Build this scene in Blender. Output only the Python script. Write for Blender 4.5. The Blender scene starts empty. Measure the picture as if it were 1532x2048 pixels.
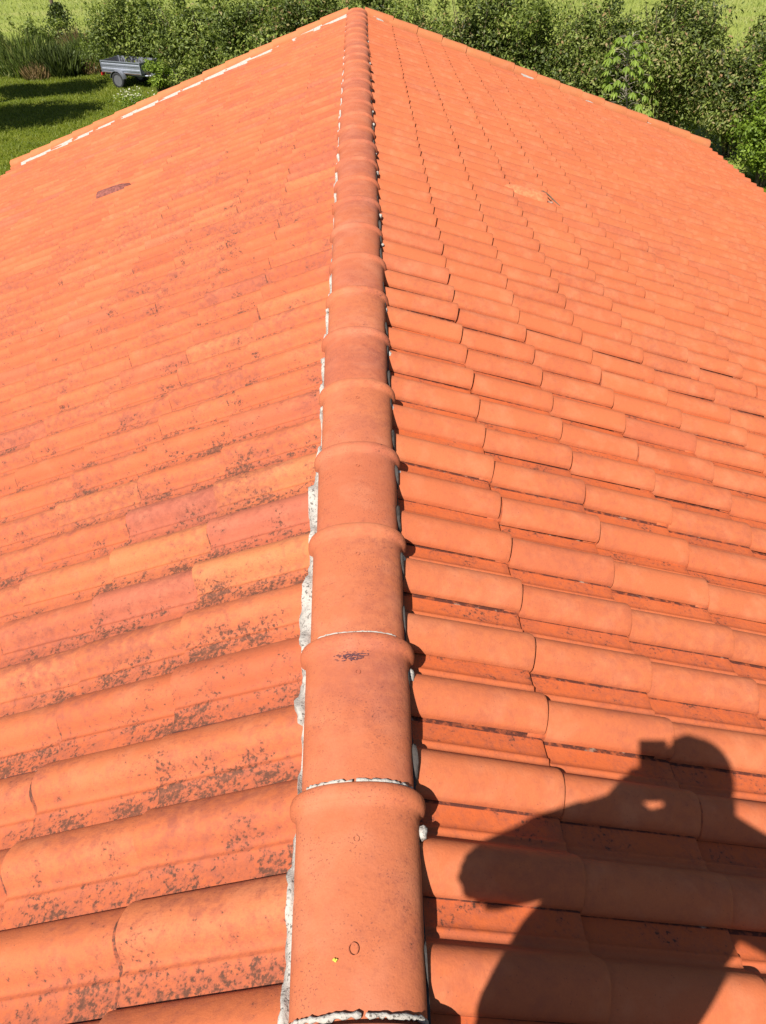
import bpy, bmesh, math, random
import numpy as np
from mathutils import Vector, Matrix

R = math.radians
scene = bpy.context.scene
COL = scene.collection
random.seed(7)
rng = np.random.default_rng(11)

# ------------------------------------------------------------------ camera, sky, sun, exposure
HR = 4.9                                   # height of the ridge above the ground
CAM = Vector((0.062, 0.0, HR + 1.442))
cam_d = bpy.data.cameras.new('camera')
cam_d.sensor_fit = 'HORIZONTAL'
cam_d.sensor_width = 36.0
cam_d.lens = 36.0 * 1538 / 1532
cam_d.clip_start = 0.01
cam_d.clip_end = 2000
cam = bpy.data.objects.new('camera', cam_d)
COL.objects.link(cam)
cr = Vector((0.99944668, -0.02647981, -0.02012845))
cu = Vector((0.03243454, 0.64177118, 0.76620999))
cf = Vector((0.00737124, 0.76643889, -0.64227493))
mw = Matrix((cr, cu, -cf)).transposed().to_4x4()
mw.translation = CAM
cam.matrix_world = mw
scene.camera = cam

SUN_T = Vector((0.31381695, 0.50618372, -0.80330378))       # way the sunlight travels
world = bpy.data.worlds.new('World')
scene.world = world
world.use_nodes = True
wn = world.node_tree.nodes
bgn = wn['Background']
sky = wn.new('ShaderNodeTexSky')
sky.sky_type = 'NISHITA'
sky.sun_disc = False
sky.sun_elevation = math.asin(-SUN_T.z)
sky.sun_rotation = math.atan2(-SUN_T.x, -SUN_T.y)
world.node_tree.links.new(sky.outputs[0], bgn.inputs['Color'])
bgn.inputs['Strength'].default_value = 0.05
sun_d = bpy.data.lights.new('sun', 'SUN')
sun_d.energy = 5.0
sun_d.angle = R(0.5)
sun_d.color = (1.0, 0.95, 0.87)
sun = bpy.data.objects.new('sun', sun_d)
COL.objects.link(sun)
sun.rotation_euler = SUN_T.to_track_quat('-Z', 'Y').to_euler()
sun.location = (-10, -15, 30)
scene.view_settings.view_transform = 'Standard'
scene.view_settings.look = 'None'
scene.view_settings.gamma = 1.0
scene.view_settings.exposure = 0.92
scene.cycles.max_bounces = 6
scene.cycles.use_denoising = True

# ------------------------------------------------------------------ helpers
def tag(o, label=None, cat=None, group=None, kind=None):
    if label: o['label'] = label
    if cat: o['category'] = cat
    if group: o['group'] = group
    if kind: o['kind'] = kind
    return o

def empty(name, loc, label=None, cat=None, group=None):
    o = bpy.data.objects.new(name, None)
    o.empty_display_size = 0.2
    COL.objects.link(o)
    o.location = loc
    return tag(o, label, cat, group)

def mesh_obj(name, V, F, mat, parent=None, smooth=None, attrs=None):
    """V in world coordinates; the object keeps its parent's offset through the inverse."""
    me = bpy.data.meshes.new(name)
    off = Vector((0, 0, 0))
    if parent is not None:
        off = Vector(parent.location)
        p = parent.parent
        while p is not None:
            off = off + Vector(p.location); p = p.parent
    V = np.asarray(V, dtype=np.float64) - np.array(off)
    if isinstance(F, np.ndarray):
        n, k = F.shape
        me.vertices.add(len(V)); me.vertices.foreach_set('co', V.astype(np.float32).ravel())
        me.loops.add(n * k); me.loops.foreach_set('vertex_index', F.astype(np.int32).ravel())
        me.polygons.add(n); me.polygons.foreach_set('loop_start', np.arange(0, n * k, k, dtype=np.int32))
        me.update(calc_edges=True)
    else:
        me.from_pydata([tuple(v) for v in V], [], F)
        me.update()
    for k, a in (attrs or {}).items():
        at = me.attributes.new(k, 'FLOAT', 'POINT')
        at.data.foreach_set('value', np.asarray(a, dtype=np.float32))
    if smooth is not None:
        me.polygons.foreach_set('use_smooth', np.ones(len(me.polygons), dtype=bool))
        if smooth < 179:
            me.set_sharp_from_angle(angle=R(smooth))
    me.validate()
    if mat is not None: me.materials.append(mat)
    o = bpy.data.objects.new(name, me)
    COL.objects.link(o)
    if parent is not None: o.parent = parent
    return o

class MB:
    def __init__(s): s.V = []; s.F = []
    def add(s, V, F):
        b = len(s.V); s.V += [tuple(v) for v in V]; s.F += [tuple(i + b for i in f) for f in F]
    def box(s, c, size, M=None, bev=0.0):
        bm = bmesh.new(); bmesh.ops.create_cube(bm, size=1)
        for v in bm.verts: v.co = Vector((v.co.x * size[0], v.co.y * size[1], v.co.z * size[2]))
        if bev: bmesh.ops.bevel(bm, geom=bm.edges[:], offset=bev, segments=2, affect='EDGES', profile=.5)
        bm.verts.index_update()
        V = [(M @ v.co if M else v.co) + Vector(c) for v in bm.verts]
        s.add(V, [[v.index for v in f.verts] for f in bm.faces]); bm.free()
    def tube(s, pts, rad, n=8, cap=True):
        pts = [Vector(p) for p in pts]
        rad = rad if hasattr(rad, '__len__') else [rad] * len(pts)
        rings = []; prev = None
        for i, p in enumerate(pts):
            t = (pts[min(i + 1, len(pts) - 1)] - pts[max(i - 1, 0)]).normalized()
            if prev is None:
                a = Vector((0, 0, 1)) if abs(t.z) < .9 else Vector((1, 0, 0))
                x = t.cross(a).normalized()
            else:
                x = (prev - t * prev.dot(t)).normalized()
            prev = x; y = t.cross(x)
            rr = rad[i] if hasattr(rad[i], '__len__') else (rad[i], rad[i])
            rings.append([p + x * math.cos(2 * math.pi * k / n) * rr[0] + y * math.sin(2 * math.pi * k / n) * rr[1] for k in range(n)])
        V = [v for r in rings for v in r]; F = []
        for i in range(len(pts) - 1):
            for k in range(n):
                F.append((i * n + k, i * n + (k + 1) % n, (i + 1) * n + (k + 1) % n, (i + 1) * n + k))
        if cap:
            F.append(tuple(reversed(range(n)))); F.append(tuple((len(pts) - 1) * n + k for k in range(n)))
        s.add(V, F)
    def rings(s, rings_, cap=True):
        n = len(rings_[0]); V = [v for r in rings_ for v in r]; F = []
        for i in range(len(rings_) - 1):
            for k in range(n):
                F.append((i * n + k, i * n + (k + 1) % n, (i + 1) * n + (k + 1) % n, (i + 1) * n + k))
        if cap:
            F.append(tuple(reversed(range(n)))); F.append(tuple((len(rings_) - 1) * n + k for k in range(n)))
        s.add(V, F)
    def ball(s, c, r, M=None, seg=14):
        V = []; F = []; m = seg // 2 + 1
        for i in range(m + 1):
            th = math.pi * i / m
            for k in range(seg):
                ph = 2 * math.pi * k / seg
                v = Vector((r[0] * math.sin(th) * math.cos(ph), r[1] * math.sin(th) * math.sin(ph), r[2] * math.cos(th)))
                V.append((M @ v if M else v) + Vector(c))
        for i in range(m):
            for k in range(seg):
                F.append((i * seg + k, (i + 1) * seg + k, (i + 1) * seg + (k + 1) % seg, i * seg + (k + 1) % seg))
        s.add(V, F)
    def build(s, name, mat, parent=None, smooth=None):
        return mesh_obj(name, s.V, s.F, mat, parent, smooth)

_tab = rng.random((64, 64))
def vnoise(x, y=0.0):
    """smooth value noise 0..1 (numpy friendly)"""
    x = np.asarray(x, float) + 1000.0; y = np.asarray(y, float) + 1000.0
    xi = np.floor(x).astype(int); yi = np.floor(y).astype(int)
    fx = x - xi; fy = y - yi
    fx = fx * fx * (3 - 2 * fx); fy = fy * fy * (3 - 2 * fy)
    g = lambda i, j: _tab[i % 64, j % 64]
    return (g(xi, yi) * (1 - fx) + g(xi + 1, yi) * fx) * (1 - fy) + (g(xi, yi + 1) * (1 - fx) + g(xi + 1, yi + 1) * fx) * fy

# ------------------------------------------------------------------ materials
class NT:
    def __init__(s, name, rough=.8, spec=.25):
        s.m = bpy.data.materials.new(name); s.m.use_nodes = True
        s.t = s.m.node_tree; s.n = s.t.nodes; s.b = s.n['Principled BSDF']
        s.b.inputs['Roughness'].default_value = rough
        s.b.inputs['Specular IOR Level'].default_value = spec
        s.out = s.n['Material Output']
        s.tc = s.n.new('ShaderNodeNewGeometry').outputs['Position']
    def link(s, a, b): s.t.links.new(a, b)
    def val(s, i, v):
        if hasattr(v, 'is_linked') or hasattr(v, 'node'): s.link(v, i)
        else: i.default_value = v
    def noise(s, scale, detail=2.0, rough=.5, vec=None, stretch=None):
        n = s.n.new('ShaderNodeTexNoise'); n.inputs['Scale'].default_value = scale
        n.inputs['Detail'].default_value = detail; n.inputs['Roughness'].default_value = rough
        v = vec or s.tc
        if stretch:
            mp = s.n.new('ShaderNodeMapping'); mp.inputs['Scale'].default_value = stretch
            s.link(v, mp.inputs['Vector']); v = mp.outputs[0]
        s.link(v, n.inputs['Vector']); return n.outputs['Fac']
    def vor(s, scale, out='Distance'):
        n = s.n.new('ShaderNodeTexVoronoi'); n.inputs['Scale'].default_value = scale
        s.link(s.tc, n.inputs['Vector']); return n.outputs[out]
    def ramp(s, f, stops):
        n = s.n.new('ShaderNodeValToRGB'); s.link(f, n.inputs[0]); e = n.color_ramp.elements
        while len(e) < len(stops): e.new(.5)
        for el, (p, c) in zip(e, stops):
            el.position = p; el.color = (c, c, c, 1) if not hasattr(c, '__len__') else (*c, 1)
        return n.outputs[0]
    def rng(s, f, a, b, c=0.0, d=1.0):
        n = s.n.new('ShaderNodeMapRange'); n.clamp = True
        s.link(f, n.inputs['Value'])
        for k, v in zip(('From Min', 'From Max', 'To Min', 'To Max'), (a, b, c, d)): n.inputs[k].default_value = v
        return n.outputs[0]
    def math(s, op, a, b=0.0):
        n = s.n.new('ShaderNodeMath'); n.operation = op; s.val(n.inputs[0], a); s.val(n.inputs[1], b); return n.outputs[0]
    def mix(s, f, a, b, mode='MIX'):
        n = s.n.new('ShaderNodeMix'); n.data_type = 'RGBA'; n.blend_type = mode
        s.val(n.inputs[0], f)
        for i, v in ((6, a), (7, b)):
            if hasattr(v, '__len__') and not hasattr(v, 'node'): n.inputs[i].default_value = (*v, 1)
            else: s.link(v, n.inputs[i])
        return n.outputs[2]
    def attr(s, name):
        n = s.n.new('ShaderNodeAttribute'); n.attribute_name = name; return n.outputs['Fac']
    def bump(s, h, dist, strength=.5):
        n = s.n.new('ShaderNodeBump'); n.inputs['Distance'].default_value = dist; n.inputs['Strength'].default_value = strength
        s.link(h, n.inputs['Height']); s.link(n.outputs[0], s.b.inputs['Normal'])
    def color(s, c):
        if hasattr(c, '__len__') and not hasattr(c, 'node'): s.b.inputs['Base Color'].default_value = (*c, 1)
        else: s.link(c, s.b.inputs['Base Color'])
        return s.m

def plain(name, c, rough=.7, metal=0.0, vary=.15, scale=20.0):
    t = NT(name, rough)
    t.b.inputs['Metallic'].default_value = metal
    n = t.noise(scale, 4)
    lo = tuple(x * (1 - vary) for x in c); hi = tuple(min(1, x * (1 + vary)) for x in c)
    return t.color(t.ramp(n, [(.3, lo), (.7, hi)]))

def terracotta(name, ridge=False):
    t = NT(name, .78, .22)
    tint, hue, pan, dirt = t.attr('tint'), t.attr('hue'), t.attr('pan'), t.attr('dirt')
    if ridge:
        base = t.ramp(tint, [(0, (.355, .095, .041)), (.5, (.385, .107, .046)), (1, (.41, .118, .050))])
    else:
        base = t.ramp(tint, [(0, (.345, .078, .029)), (.35, (.40, .099, .035)), (.7, (.42, .110, .039)), (1, (.445, .128, .049))])
    # pink-fired and straw-fired tiles
    base = t.mix(t.rng(hue, 0, -1, 0, 1), base, (.33, .094, .060))
    base = t.mix(t.rng(hue, 0, 1, 0, 1), base, (.44, .155, .056))
    # broad firing clouds, fine grain
    cl = t.noise(5.5, 3, .55)
    base = t.mix(t.rng(cl, .35, .7, 0, .32), base, t.mix(.6, base, (.28, .070, .031)))
    gr = t.noise(260, 3, .6)
    base = t.mix(t.rng(gr, .3, .75, 0, .28), base, (.26, .062, .030))
    redder = t.math('MULTIPLY', t.rng(pan, .4, .95, 0, .75), t.rng(dirt, .3, .8, 1, .55))
    base = t.mix(redder, base, (.43, .082, .019))
    # chalky bloom
    bl = t.noise(9, 4, .6)
    base = t.mix(t.math('MULTIPLY', t.rng(bl, .48, .74, .05, .42), t.rng(pan, .1, .6, 1, .25)), base, (.47, .185, .095))
    # greyish-rose weathering film
    wf = t.math('MULTIPLY', t.noise(2.1, 3, .55), t.noise(38, 4, .65))
    wfm = t.math('MULTIPLY', t.rng(wf, .22, .40, 0, 1), t.rng(dirt, 0, 1, .12, .8))
    base = t.mix(wfm, base, (.23, .062, .038))
    if ridge:
        fade = t.math('MULTIPLY', t.rng(t.noise(4.2, 3, .6), .45, .68, 0, .38), t.rng(t.noise(190, 3, .65), .3, .6, .3, 1))
        base = t.mix(fade, base, (.27, .080, .055))
        base = t.mix(t.rng(t.noise(7.5, 3, .6), .50, .72, 0, .35), base, (.44, .165, .095))
        pits = t.math('MULTIPLY', t.rng(t.noise(240, 2, .5), .60, .68, 0, .75), t.rng(t.noise(11, 3, .6), .42, .60, .1, 1))
        base = t.mix(pits, base, (.15, .045, .032))
    # brown run-off film in the channels, deepened to stand in for barrel shading
    film = t.math('MULTIPLY', t.math('MULTIPLY', t.rng(pan, .3, .95, 0, .72), t.rng(dirt, .5, 1.0, 0, 1)), t.rng(t.noise(34, 5, .7), .36, .62, .15, 1))
    base = t.mix(film, base, (.265, .072, .036))
    # lichen blotches: small dark purple-brown spots gathered in patches
    patch = t.noise(9.5, 4, .62)
    spots = t.math('ADD', t.math('MULTIPLY', t.noise(88, 4, .66), .75), t.math('MULTIPLY', t.noise(210, 3, .6), .25))
    amount = t.math('ADD', t.math('MULTIPLY', t.math('MINIMUM', pan, 1.0), .34), t.math('MULTIPLY', dirt, .20))
    thr = t.math('SUBTRACT', t.math('ADD', t.math('MULTIPLY', patch, .60), t.math('MULTIPLY', spots, .85)), t.math('SUBTRACT', 1.0 if ridge else 1.045, t.math('MULTIPLY', amount, .55)))
    base = t.mix(t.math('MULTIPLY', t.rng(thr, -.14, .03, 0, .5), t.rng(t.noise(130, 3, .6), .35, .6, .35, 1)), base, (.21, .058, .036))
    lm = t.rng(thr, 0, .075, 0, .9)
    base = t.mix(lm, base, t.ramp(spots, [(.40, (.165, .056, .030)), (.62, (.058, .028, .018))]))
    # pin-head specks
    sp = t.vor(95)
    sprand = t.noise(23, 2)
    spm = t.math('MULTIPLY', t.rng(sp, .16, .08, 0, 1), t.rng(sprand, .46, .58, 0, .8))
    spm = t.math('MULTIPLY', spm, t.rng(dirt, 0, 1, .45, 1))
    base = t.mix(spm, base, (.13, .042, .030))
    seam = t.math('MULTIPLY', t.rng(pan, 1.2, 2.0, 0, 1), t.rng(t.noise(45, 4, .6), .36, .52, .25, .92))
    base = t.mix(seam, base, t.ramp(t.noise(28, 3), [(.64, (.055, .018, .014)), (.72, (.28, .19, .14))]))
    t.bump(t.math('ADD', t.math('MULTIPLY', gr, .5), t.noise(70, 3, .6)), .0016, .55)
    return t.color(base)

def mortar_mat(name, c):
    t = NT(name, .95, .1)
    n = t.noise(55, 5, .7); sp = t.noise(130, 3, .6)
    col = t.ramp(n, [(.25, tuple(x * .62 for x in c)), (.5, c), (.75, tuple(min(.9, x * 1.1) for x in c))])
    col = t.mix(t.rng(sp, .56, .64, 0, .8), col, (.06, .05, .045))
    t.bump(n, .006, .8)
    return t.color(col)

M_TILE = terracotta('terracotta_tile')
M_RIDGE = terracotta('terracotta_ridge', True)
M_MORTAR = mortar_mat('lime_mortar', (.37, .34, .305))
M_MORTAR_SHADED = mortar_mat('shaded_mortar', (.06, .052, .048))  # same ridge mortar with the ridge tiles' shade put into its colour
M_WALL = plain('wall_render', (.45, .39, .31), .9, vary=.1, scale=8)
M_BOARD = plain('eave_wood', (.16, .09, .05), .75, vary=.3, scale=30)

def leaf_mat(name, stops, trans=.25, rough=.55, spec=.3):
    t = NT(name, rough, spec)
    c = t.ramp(t.attr('tint'), stops)
    t.color(c)
    tr = t.n.new('ShaderNodeBsdfTranslucent')
    t.link(t.mix(.55, c, (.30, .42, .03)), tr.inputs['Color'])
    mx = t.n.new('ShaderNodeMixShader'); mx.inputs[0].default_value = trans
    t.link(t.b.outputs[0], mx.inputs[1]); t.link(tr.outputs[0], mx.inputs[2])
    t.link(mx.outputs[0], t.out.inputs['Surface'])
    return t.m

L_DARK = leaf_mat('hedge_leaf', [(0, (.022, .027, .007)), (.4, (.068, .092, .016)), (.75, (.175, .215, .040)), (.9, (.22, .19, .075)), (1, (.24, .13, .065))])
L_MID = leaf_mat('mid_leaf', [(0, (.027, .038, .008)), (.45, (.10, .132, .022)), (.82, (.22, .265, .045)), (.9, (.21, .18, .065)), (1, (.22, .12, .06))])
L_BRIGHT = leaf_mat('bright_leaf', [(0, (.07, .11, .010)), (.5, (.16, .235, .022)), (1, (.27, .34, .045))], .35)
L_CHESTNUT = leaf_mat('chestnut_leaf', [(0, (.08, .13, .012)), (.6, (.15, .22, .022)), (1, (.22, .29, .04))], .35)
L_WEED = leaf_mat('weed_blade', [(0, (.045, .065, .014)), (.5, (.10, .14, .028)), (1, (.23, .23, .065))], .3)
L_RED = leaf_mat('sorrel_blade', [(0, (.10, .08, .03)), (.6, (.22, .14, .06)), (1, (.30, .20, .10))], .2)
L_GRASS = leaf_mat('lawn_blade', [(0, (.065, .088, .004)), (.6, (.115, .142, .008)), (1, (.20, .21, .025))], .3)
L_MEADOW = leaf_mat('meadow_blade', [(0, (.17, .20, .040)), (.6, (.195, .235, .050)), (1, (.24, .24, .075))], .3)
L_FLOWER = leaf_mat('white_petal', [(0, (.36, .35, .24)), (1, (.55, .53, .42))], .2)
L_IVY = leaf_mat('ivy_leaf', [(0, (.025, .036, .009)), (.7, (.06, .080, .018)), (1, (.11, .14, .03))], .15)
M_BARK = plain('bark', (.10, .075, .05), .9, vary=.35, scale=12)
M_BARK_PALE = plain('pale_bark', (.22, .19, .15), .9, vary=.3, scale=15)

# ------------------------------------------------------------------ the ground
def ground_mat(name, lawn):
    t = NT(name, .95, .1)
    if lawn:
        a = t.noise(1.3, 4); b = t.noise(22, 5, .65)
        c = t.ramp(a, [(.3, (.068, .090, .005)), (.55, (.10, .120, .008)), (.8, (.15, .145, .018))])
        c = t.mix(t.rng(b, .35, .75, 0, .6), c, (.035, .045, .004))
    else:
        a = t.noise(.22, 4, stretch=(.5, 1.6, 1)); b = t.noise(9, 5, .65)
        c = t.ramp(a, [(.3, (.16, .19, .036)), (.5, (.200, .230, .050)), (.7, (.24, .238, .078))])
        c = t.mix(t.rng(b, .35, .75, 0, .25), c, (.12, .145, .018))
    t.bump(b, .04, .6)
    return t.color(c)

M_MEADOW = ground_mat('meadow_ground', False)
M_LAWN = ground_mat('lawn_ground', True)
g = mesh_obj('ground', [(-900, -500, 0), (900, -500, 0), (900, 1500, 0), (-900, 1500, 0)], [(0, 1, 2, 3)], M_MEADOW)
tag(g, 'yellow green meadow ground beyond the hedge', kind='structure')
lawn_poly = [(-60, -30), (30, -30), (30, 15), (11.5, 19.5), (-1.0, 30.0), (-8.5, 36.2), (-13.0, 36.6), (-18, 35.6), (-60, 36.0)]
g = mesh_obj('lawn', [(x, y, .004) for x, y in lawn_poly], [tuple(range(len(lawn_poly)))], M_LAWN)
tag(g, 'bright green mown lawn beside the house', kind='structure')

# ------------------------------------------------------------------ the house and its roof
ALPHA = 0.3412
CA, SA = math.cos(ALPHA), math.sin(ALPHA)
P_ROW = 0.2097            # spacing of the tile rows along the ridge
E_ROW = 0.365             # exposed length of a tile
N_ROWS = 15
Y_END = 12.60
CREST = 0.060
PLANE0 = -0.048 - CREST   # pan plane at the ridge, relative to the ridge crown
T_TILE = 0.0155

house = empty('house', (0, 5, 0), 'house under an orange terracotta tile roof with a long straight ridge', 'house')

def arc_profile():
    """overlap edge, skewed barrel, shallow valley, step down to the flat channel"""
    return [(0.0, .0115), (0.0, .0180), (.003, .0245), (.011, .0335), (.023, .0430), (.037, .0513), (.050, .0568), (.062, .0595), (.072, .0602), (.082, .0585), (.092, .0540), (.101, .0468),
            (.109, .0370), (.116, .0255), (.121, .0180), (.126, .0135), (.132, .0106), (.138, .0112), (.143, .0136), (.147, .0138), (.151, .0112), (.1545, .0084), (.165, .0070), (.185, .0064), (.2035, .0060), (.2060, .0060), (P_ROW + .012, .0050)]
PROF = np.array(arc_profile())
NP_ = len(PROF)

def prof_height(u):
    return np.interp(u % P_ROW, PROF[1:, 0], PROF[1:, 1])

def slope_point(side, s, n, y):
    X = side * (s * CA + n * SA)
    Z = HR + PLANE0 - s * SA + n * CA
    return X, y, Z

def undul(side, s, y):
    return (vnoise(s * .55 + 7 * side, y * .45) - .5) * .016 + (vnoise(s * 1.3 + 31, y * 1.1 + 5 * side) - .5) * .006

Y0 = {1: 0.954 - .052, -1: 1.942 + .055}
S1 = {1: .486, -1: .5066}
VENTS = {1: None, -1: None}

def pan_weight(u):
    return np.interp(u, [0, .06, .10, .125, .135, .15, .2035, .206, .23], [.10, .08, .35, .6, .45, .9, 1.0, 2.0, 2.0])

def make_slope(side):
    V, F = [], []
    A = {k: [] for k in ('tint', 'hue', 'pan', 'dirt')}
    ymin = -2.2
    if side == 1:
        c0 = math.floor((ymin - Y0[1]) / P_ROW); c1 = int((Y_END - .19 - Y0[1]) / P_ROW)
    else:
        c0 = math.floor((ymin - Y0[-1]) / P_ROW) + 1; c1 = int((Y_END - .06 - Y0[-1]) / P_ROW)
    base = 0
    special = {}
    if side == -1:   # tiles of another firing near the ridge
        special = {(1, 0): .8, (1, 1): -.9, (0, 0): -.8, (0, 1): .7, (-1, 0): .8, (-1, 1): -.75, (-2, 1): .2, (2, 2): .5, (-3, 0): -.1, (0, 2): .3}
    stations = [-E_ROW - .045, -E_ROW - .002, -E_ROW + .0032, -E_ROW + .0062, -E_ROW * .5, -.03, -.007, 0.0]
    drop_n = [0, 0, 0, 0, 0, 0, 0, -.0022]
    for c in range(c0, c1 + 1):
        yc = Y0[side] + c * P_ROW + random.gauss(0, .0022)
        for r in range(N_ROWS):
            sr = S1[side] + r * E_ROW + random.gauss(0, .0035)
            jn = random.gauss(0, .0014); jt = random.gauss(0, .0022); jy = random.gauss(0, .0016); yaw = random.gauss(0, .006)
            tint = min(1, max(0, random.gauss(.5, .22)))
            hue = 0.0
            q = random.random()
            if q < .06: hue = -random.uniform(.2, .6)
            elif q < .12: hue = random.uniform(.15, .5)
            if side == 1: hue *= .45; tint = .3 + tint * .5
            if (c, r) in special: hue = special[(c, r)]
            lift = 0.0
            if random.random() < .05: lift = random.uniform(.002, .006)
            wob = random.random() * 6
            for st, dn in zip(stations, drop_n):
                s = sr + st
                f = 1 + st / E_ROW
                off = T_TILE * f + jn + jt * f + lift * f
                u = PROF[:, 0]
                yy = yc + side * (u + jy) + yaw * (s - sr) * side
                flare = 1.0 + (.03 if st > -.02 else 0.0)
                n = PROF[:, 1] * flare + off + dn + undul(side, s, yc) + .0012 * np.sin(wob + u * 40)
                n[0] = PROF[0, 1] + off - .004 + undul(side, s, yc)
                X = side * (s * CA + n * SA); Z = HR + PLANE0 - s * SA + n * CA
                V.append(np.stack([X, yy, Z], 1))
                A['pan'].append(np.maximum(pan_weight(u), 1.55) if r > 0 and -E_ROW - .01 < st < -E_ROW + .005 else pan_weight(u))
                dmg = (1.0 if side == -1 else .42) + 0 * u
                if side == -1:
                    dmg = dmg * (.75 + .25 * math.exp(-(s / 3.0) ** 2)) 
                    dmg = dmg + .30 * math.exp(-(((s - 1.2) / .75) ** 2) - ((yc - 8.6) / 2.2) ** 2) + .2 * math.exp(-(((s - .9) / .6) ** 2) - ((yc - 5.2) / 1.0) ** 2)
                    dmg = dmg + .35 * math.exp(-(((s - .3) / .4) ** 2)) * (yc < 3)
                if side == -1 and (st > -.05 or (r > 0 and st < -E_ROW + .02)): dmg = dmg + .24
                A['dirt'].append(dmg * (1 if yc < 5 else max(.6, 1 - (yc - 5) * .12)) + 0 * u)
                A['tint'].append(tint + 0 * u); A['hue'].append(hue + 0 * u)
            # lower end face (own vertices so the edge is crisp)
            s = sr - .004
            nb = np.maximum(PROF[:, 1] - .004, .001) + jn + undul(side, s, yc) - .003
            X = side * (s * CA + nb * SA); Z = HR + PLANE0 - s * SA + nb * CA
            V.append(np.stack([X, yc + side * (PROF[:, 0] + jy), Z], 1))
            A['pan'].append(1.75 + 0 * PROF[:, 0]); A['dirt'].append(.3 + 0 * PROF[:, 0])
            A['tint'].append(tint + 0 * PROF[:, 0]); A['hue'].append(hue + 0 * PROF[:, 0])
            k = np.arange(NP_ - 1)
            for i in range(len(stations)):
                a = base + i * NP_ + k; b = a + NP_
                if side == 1: F.append(np.stack([a, b, b + 1, a + 1], 1))
                else: F.append(np.stack([a, a + 1, b + 1, b], 1))
            base += (len(stations) + 1) * NP_
    V = np.concatenate(V); F = np.concatenate(F)
    A = {k: np.concatenate(v) for k, v in A.items()}
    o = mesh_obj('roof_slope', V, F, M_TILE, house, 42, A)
    return o

slope_right = make_slope(1)
slope_left = make_slope(-1)
tag(slope_left, 'left slope of orange tiles with dark lichen stains in the channels')
tag(slope_right, 'right slope of cleaner orange tiles with dark tile ends')

def surf(side, s, y):
    """approximate top surface of the tiling"""
    u = (y - Y0[side]) * side
    f = ((s - S1[side]) / E_ROW) % 1.0
    return prof_height(u) + T_TILE * f + undul(side, s, y)

# roof deck under the tiles, walls, eaves
mb = MB()
for side in (1, -1):
    pts = [(0.02, -.03), (N_ROWS * E_ROW + .04, -.03), (N_ROWS * E_ROW + .04, -.06), (0.02, -.06)]
    V = [slope_point(side, s, n, y) for y in (-2.15, Y_END - .06) for s, n in pts]
    mb.add(V, [(0, 1, 2, 3), (7, 6, 5, 4), (0, 4, 5, 1), (1, 5, 6, 2), (2, 6, 7, 3), (3, 7, 4, 0)])
mb.build('roof_deck', M_BOARD, house)
mb = MB()
HW = 4.95; ZE = HR + PLANE0 - .075
ze = ZE - HW * math.tan(ALPHA)
for y0, y1 in ((-2.0, 12.42),):
    prof = [(-HW, 0), (HW, 0), (HW, ze), (0, ZE), (-HW, ze)]
    V = [(x, y, z) for y in (y0, y1) for x, z in prof]
    mb.add(V, [(4, 3, 2, 1, 0), (5, 6, 7, 8, 9), (0, 1, 6, 5), (1, 2, 7, 6), (2, 3, 8, 7), (3, 4, 9, 8), (4, 0, 5, 9)])
mb.build('wall', M_WALL, house)
for side in (1, -1):
    mb = MB()
    x, _, z = slope_point(side, N_ROWS * E_ROW + .055, -.085, 0)
    mb.box((x, 5.2, z), (.025, 14.6, .16))
    mb.build('eave_board', M_BOARD, house)

# ridge tiles
D0, P_R = 0.858, 0.41
def ridge_section(w, h, z0, n=22, a0=-6):
    out = []
    for k in range(n + 1):
        th = R(180 - a0 - (180 - 2 * a0) * k / n) if False else R(-a0 * -1 + (180 - 2 * a0) * k / n)
        c, s_ = math.cos(th), math.sin(th)
        x = w * math.copysign(abs(c) ** .92, c)
        out.append((x, z0 - h + h * math.copysign(abs(s_) ** .92, s_)))
    return out

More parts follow.
